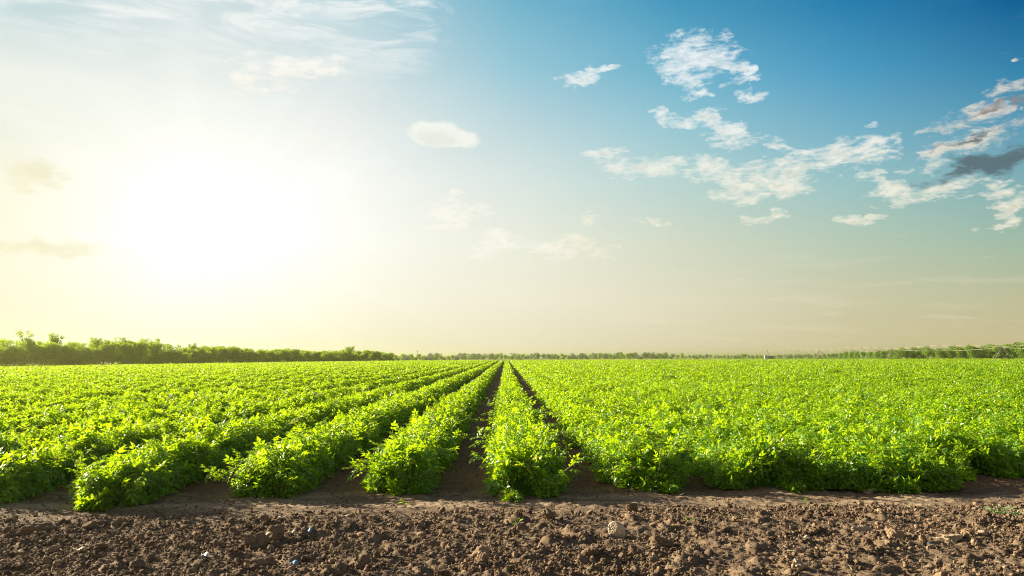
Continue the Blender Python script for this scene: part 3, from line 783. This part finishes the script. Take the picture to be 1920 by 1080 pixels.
weed(1508, 943, 6, .03, M['weed'], 'tiny upright weed on the plough line before the second right hand row', .05, .03)
weed(1560, 950, 10, .03, M['palew'], 'low pale weed on the plough line between two right hand row ends', .025, .08)

# ------------------------------------------------------------------ trees
def make_tree(name, h, rad, mat, seed, nleaf=2600, leaf=0.20, lobes=11, low=0.06, trunk_h=0.35, ragged=0.25):
    rs = np.random.default_rng(seed)
    T = Geo(); T.tube((0, 0, -.1), (rs.normal(0, .05), 0, h * trunk_h), h * .022, h * .016, 7)
    T.tube((0, 0, h * trunk_h - .02), (rs.normal(0, .15), rs.normal(0, .15), h * .75), h * .016, h * .005, 6)
    cs = []
    for i in range(lobes):
        a = rs.uniform(0, 6.28); zz = rs.uniform(low + .1, .86); pr = rad * (0.75 * math.sin(min(1, (1.02 - zz) * 1.5) * 1.57)) * math.sqrt(rs.uniform(.1, 1))
        c = np.array([math.cos(a) * pr, math.sin(a) * pr, zz * h]); r = rad * rs.uniform(.30, .55)
        cs.append((c, r)); T.tube((0, 0, h * min(zz * .7, trunk_h + .2)), c, h * .009, h * .003, 5)
    for i in range(int(lobes * ragged)):   # sprays that stick out of the top
        a = rs.uniform(0, 6.28); c = np.array([math.cos(a) * rad * .55, math.sin(a) * rad * .55, h * rs.uniform(.85, 1.0)]); r = rad * rs.uniform(.12, .2)
        cs.append((c, r)); T.tube((0, 0, h * .6), c, h * .006, h * .002, 5)
    wts = np.array([r ** 2 for _, r in cs]); idx = rs.choice(len(cs), nleaf, p=wts / wts.sum())
    C = np.array([c for c, _ in cs])[idx]; RR = np.array([r for _, r in cs])[idx]
    d = rs.normal(size=(nleaf, 3)); d /= np.linalg.norm(d, axis=1)[:, None]
    p = C + d * (RR * rs.uniform(.25, 1.08, nleaf) ** .5)[:, None] * np.array([1, 1, .85])
    p[:, 2] = np.maximum(p[:, 2], h * low * rs.uniform(.3, 1, nleaf) + .1)
    ax = d * .6 + rs.normal(size=(nleaf, 3)) * .6 + np.array([0, 0, -.2]); up = d * .9 + np.array([0, 0, .4]) + rs.normal(size=(nleaf, 3)) * .45
    L_ = Geo(); place_leaves(L_, p, ax, up, rs.uniform(.7, 1.5, nleaf) * leaf, 2)
    root = empty(name, (0, 0, 0))
    link('trunk', T.mesh('trunk', [M['bark']], True), root); link('crown', L_.mesh('crown', [mat]), root)
    return root
def copy_tree(src, name, x, y, s, sz, rz, label, cat, group, z=0.0):
    o = src.copy(); col.objects.link(o); o.name = name
    for ch in src.children:
        c = ch.copy(); col.objects.link(c); c.parent = o; c.name = ch.name.split('.')[0]
    o.location = (x, y, z); o.scale = (s, s, sz); o.rotation_euler = (0, 0, rz)
    tag(o, label, cat, group); return o
def drop(src):
    for ch in list(src.children): bpy.data.objects.remove(ch)
    bpy.data.objects.remove(src)
# windbreak on the left: continuous wall of trees receding along the field edge
protoL = [make_tree('windbreak_tree', 4.6, 2.3, M['tree'], 100 + i, 4600, .19, 12, .03, .3, .5) for i in range(5)]
protoT = [make_tree('tall_tree', 5.6, 1.5, M['tree'], 200 + i, 2200, .17, 7, .45, .5, 1.2) for i in range(3)]
line = [(-103, 78), (-80.5, 124), (-64, 193), (-45, 249), (-38, 272)]
seg = np.cumsum([0] + [math.dist(line[i], line[i + 1]) for i in range(len(line) - 1)])
hprof_x = [-110, -80, -72, -64, -52, -44, -38]; hprof = [5.2, 4.2, 3.7, 3.2, 2.8, 2.9, 2.9]
s_ = 0.0; i = 0
while s_ < seg[-1]:
    x = np.interp(s_, seg, [p[0] for p in line]); y = np.interp(s_, seg, [p[1] for p in line])
    hh = float(np.interp(x, hprof_x, hprof)) * random.choice([.82, .9, 1.0, 1.12, 1.22]) * random.uniform(.93, 1.07)
    for rowi in range(2):
        src = protoL[random.randrange(5)]
        copy_tree(src, 'windbreak_tree', x - rowi * 2.6 + random.uniform(-.5, .5), y + rowi * 1.0 + random.uniform(-.5, .5), hh / 4.6 * 1.05, hh / 4.6 * (1 + .06 * rowi), random.uniform(0, 6.28),
                  'leafy tree merged into the shady windbreak along the left field edge', 'tree', 'trees of the left windbreak')
    s_ += random.uniform(1.9, 2.7) * (hh / 4.2); i += 1
for px, ht, lab in ((45, 61, 'tallest ragged tree sticking out of the left windbreak, nearest the left picture edge'),
                    (105, 55, 'second tall tree above the left windbreak, with a flat tufted top'),
                    (178, 47, 'third tall tree above the windbreak, with a rounded twin top'),
                    (222, 45, 'small spindly tree top above the windbreak, between two broader ones'),
                    (266, 42, 'thin pointed tree top rising from the middle of the left windbreak'),
                    (288, 42, 'broad tree top right of the thin pointed one in the left windbreak'),
                    (360, 34, 'low tree top in the hazy bright stretch of the left windbreak'),
                    (655, 24, 'single rounded tree taller than its neighbours near the far end of the windbreak')):
    yb = float(np.interp(px, [0, 480, 700, 760], [123, 193, 249, 268])) + 3; x = at_depth(px, yb)
    h = ht * yb / F + .85
    copy_tree(protoT[random.randrange(3)] if px != 655 else protoL[1], 'tall_tree', x, yb, h / 5.6 * (1.05 if px != 655 else 1.1), h / (5.6 if px != 655 else 4.6), random.uniform(0, 6), lab, 'tree', 'tall trees above the windbreak')
# far bushes and trees along the horizon
protoG = [make_tree('far_tree', 4.4, 2.3, M['tree_green'], 300 + i, 900, .36, 9, .04, .3, .3) for i in range(4)]
protoO = [make_tree('silver_bush', 3.0, 2.3, M['olive'], 400 + i, 650, .36, 8, .02, .2, .2) for i in range(3)]
px = 700.0
while px < 1575:
    Y = random.uniform(430, 560)
    if px < 860: Y = random.uniform(330, 380)
    silver = random.random() < (0.15 if px < 820 else 0.62 if px < 1250 else 0.5)
    src = random.choice(protoO if silver else protoG)
    hgt = random.uniform(2.2, 3.5) * (1.0 if px < 1250 else .72) * Y / 480 * (1.05 if px > 820 else 1.25)
    base = 3.0 if silver else 4.4
    copy_tree(src, 'silver_bush' if silver else 'far_tree', at_depth(px, Y), Y, hgt / base * 1.1, hgt / base, random.uniform(0, 6.28),
              'silvery bush in the low scrub along the far horizon' if silver else 'low green tree in the scrub along the far horizon', 'bush' if silver else 'tree',
              'silvery bushes on the horizon' if silver else 'green trees on the horizon')
    px += random.uniform(4.5, 8.5)
for px, ht, lab in ((869, 9.5, 'dark rounded tree standing above the horizon scrub left of the vanishing rows'), (940, 10, 'pair topped green tree just above the vanishing rows'),
                    (1164, 11, 'small dome shaped tree standing above the scrub right of the vanishing rows'), (1248, 10, 'broad green tree clump on the horizon, right of the small dome tree'),
                    (1279, 9, 'narrow upright tree at the end of the green clump on the horizon')):
    Y = 520; copy_tree(protoG[1], 'far_tree', at_depth(px, Y), Y, ht * Y / F / 4.4 * (1.3 if px == 1248 else .9), (ht * Y / F) / 4.4 * 1.15, 1.0, lab, 'tree', 'trees standing out on the horizon')
# bright trees on the right, behind the irrigation machine
px = 1562.0
while px < 2080:
    Y = float(np.interp(px, [1560, 1640, 1920, 2080], [470, 380, 330, 320])) + random.uniform(-4, 4)
    ht = float(np.interp(px, [1560, 1600, 1660, 1700, 1760, 1800, 1870, 1920, 2080], [9, 14, 15, 19, 19, 21, 24, 26, 27])) * random.uniform(.85, 1.08)
    for j in range(2):
        hgt = ht * Y / F * (1 + .1 * j)
        copy_tree(random.choice(protoG), 'field_edge_tree', at_depth(px + random.uniform(-3, 3), Y + 5 * j), Y + 5 * j, hgt / 4.4 * .92, hgt / 4.4, random.uniform(0, 6.28),
                  'bushy bright green tree in the row behind the irrigation machine', 'tree', 'trees behind the irrigation machine')
    px += random.uniform(9, 13)
for p_ in protoL + protoT + protoG + protoO: drop(p_)

# ------------------------------------------------------------------ irrigation machine
root = empty('irrigation_machine', (116, 353, 0))
tag(root, 'long wheeled irrigation machine with arched truss spans crossing the field on the right', 'irrigation machine')
T = [np.array([116 + 3.67 * i, 353 - 49.9 * i, 0.0]) for i in range(5)]
PH = 3.7
def part(g, name, mat, parent=root, smooth=True):
    o = link(name, g.mesh(name, [mat], smooth), parent); o.matrix_parent_inverse = Matrix.Translation((-116, -353, 0)); return o
for i in range(4):
    A, B = T[i], T[i + 1]; g = Geo(); d = Geo(); N = 8
    dirv = (B - A) / np.linalg.norm(B - A); side_v = np.array([-dirv[1], dirv[0], 0]); up_ = np.array([0, 0, 1.])
    def pipe(t): return A + (B - A) * t + up_ * (PH + .9 * math.sin(math.pi * t) * .8)
    def low(t, s_): return A + (B - A) * t + up_ * (PH - .15 - 1.45 * (math.sin(math.pi * min(max(t, 0), 1)) ** .8) + .72 * math.sin(math.pi * t)) + side_v * s_ * .9 * math.sin(math.pi * t) ** .5
    for j in range(N):
        t0, t1 = j / N, (j + 1) / N
        g.tube(pipe(t0), pipe(t1), .05, .05, 6)
        for s_ in (-1, 1):
            g.tube(low(t0 + 1e-4, s_), low(t1 - 1e-4, s_), .035, .035, 4)
            if 0 < j:
                g.tube(pipe(t0), low(t0, s_), .022, .022, 4)
                g.tube(pipe(t0), low(t1 - 1e-4, s_), .014, .014, 4) if j < N - 1 else None
        if 0 < j: g.tube(low(t0, -1), low(t0, 1), .02, .02, 4)
        if 0 < j: d.box(pipe(t0) + up_ * .12, (.42, .5, .22))
    sp = part(g, 'span', M['steel']); o = link('coupler', d.mesh('coupler', [M['darkm']]), sp); o.matrix_parent_inverse = Matrix.Translation((-116, -353, 0))
for i in range(1, 5):
    c = T[i]; g = Geo()
    for s_ in (-1, 1):
        for q in (-.55, .55):
            g.tube(c + [s_ * 2.3, q, .55], c + [s_ * .15, q * .5, PH], .07, .06, 5)
        g.tube(c + [s_ * 1.3, -.4, 1.9], c + [s_ * 1.3, .4, 1.9], .04, .04, 4)
        g.tube(c + [s_ * 1.9, .5, 1.0], c + [-s_ * .7, .4, 2.9], .035, .035, 4)
    g.tube(c + [-2.5, 0, .6], c + [2.5, 0, .6], .09, .09, 6)
    tw = part(g, 'tower', M['steel'])
    for s_ in (-1, 1):
        wc = c + [s_ * 2.4, 0, .55]; wg = Geo(); rg = Geo()
        wg.tube(wc + [-.14, 0, 0], wc + [.14, 0, 0], .55, .55, 18)
        for a_ in range(12):
            t_ = a_ * math.pi / 6; q = wc + [0, math.cos(t_) * .56, math.sin(t_) * .56]; wg.box(q, (.30, .07, .07))
        rg.tube(wc + [-.16, 0, 0], wc + [.16, 0, 0], .24, .24, 10)
        wo = link('wheel', wg.mesh('wheel', [M['rubber']]), tw); wo.matrix_parent_inverse = Matrix.Translation((-116, -353, 0))
        part(rg, 'rim', M['steel'], tw)
g = Geo()
for sx, sy in ((-1, -1), (1, -1), (1, 1), (-1, 1)): g.tube(T[0] + [sx * 1.3, sy * 1.3, 0], T[0] + [sx * .2, sy * .2, PH], .06, .06, 5)
g.tube(T[0], T[0] + [0, 0, PH + .1], .12, .12, 8); g.tube(T[0] + [-.5, 0, PH], T[0] + [.4, 0, PH + 1.2], .07, .05, 6)
part(g, 'pivot_frame', M['teal'])
g = Geo(); g.box(T[0] + [-1.2, -1.6, 1.0], (1.7, 1.0, 1.3)); g.box(T[0] + [-1.2, -1.6, 1.69], (1.9, 1.2, .08)); part(g, 'control_cabinet', M['white'], smooth=False)
g = Geo(); g.box(T[0] + [.9, -1.6, .8], (2.0, .9, .9)); g.tube(T[0] + [0, -1.6, 1.3], T[0] + [1.8, -1.6, 1.3], .28, .28, 10); part(g, 'pump', M['teal'], smooth=False)

# pole and pale sheds far off at the end of the windbreak
g = Geo(); Y = 400; x = at_depth(783, Y); g.tube((0, 0, 0), (0, 0, 5.0), .10, .07, 8); g.box((0, 0, 4.6), (1.2, .1, .1))
tag(link('utility_pole', g.mesh('utility_pole', [M['bark']]), loc=(x, Y, 0)), 'thin wooden pole above the scrub right of the windbreak end', 'pole')
def shed(px, Y, wd, h, lab):
    rt = empty('shed', (at_depth(px, Y), Y, 0)); tag(rt, lab, 'shed', 'small pale sheds beyond the field')
    a = Geo(); a.box((0, 0, h / 2), (wd, 2.2, h)); link('wall', a.mesh('wall', [M['white']]), rt)
    b = Geo(); y0_, hw = 1.3, wd / 2 + .15
    b.add([(-hw, -y0_, h), (hw, -y0_, h), (-hw, 0, h + .6), (hw, 0, h + .6), (-hw, y0_, h), (hw, y0_, h)], [(0, 1, 3, 2), (2, 3, 5, 4)]); b.add([(-hw, -y0_, h), (-hw, 0, h + .6), (-hw, y0_, h), (hw, -y0_, h), (hw, 0, h + .6), (hw, y0_, h)], [(0, 1, 2), (3, 5, 4)])
    link('roof', b.mesh('roof', [M['steel']]), rt)
    c = Geo(); c.box((0.2, -1.12, h * .4), (.8, .06, h * .75)); link('door', c.mesh('door', [M['teal']]), rt)
shed(762, 330, 2.6, 1.5, 'small pale shed at the far end of the left windbreak')
shed(806, 330, 2.0, 1.3, 'smaller pale shed between low trees, right of the thin pole')

# ------------------------------------------------------------------ hazy evening air
hz, t, o = material('haze_air')
pv = t.new('ShaderNodeVolumePrincipled'); pv.inputs['Color'].default_value = (0.88, 0.92, 0.40, 1)
pv.inputs['Density'].default_value = 0.00042; pv.inputs['Anisotropy'].default_value = 0.8
t.l.new(pv.outputs[0], o.inputs['Volume'])
g = Geo(); g.box((0, 1700, 3.3), (6400, 4900, 10.4))
hb = g.mesh('haze', [hz]); tag(link('haze', hb), 'thin golden evening haze lying over the field', 'haze', kind='stuff')
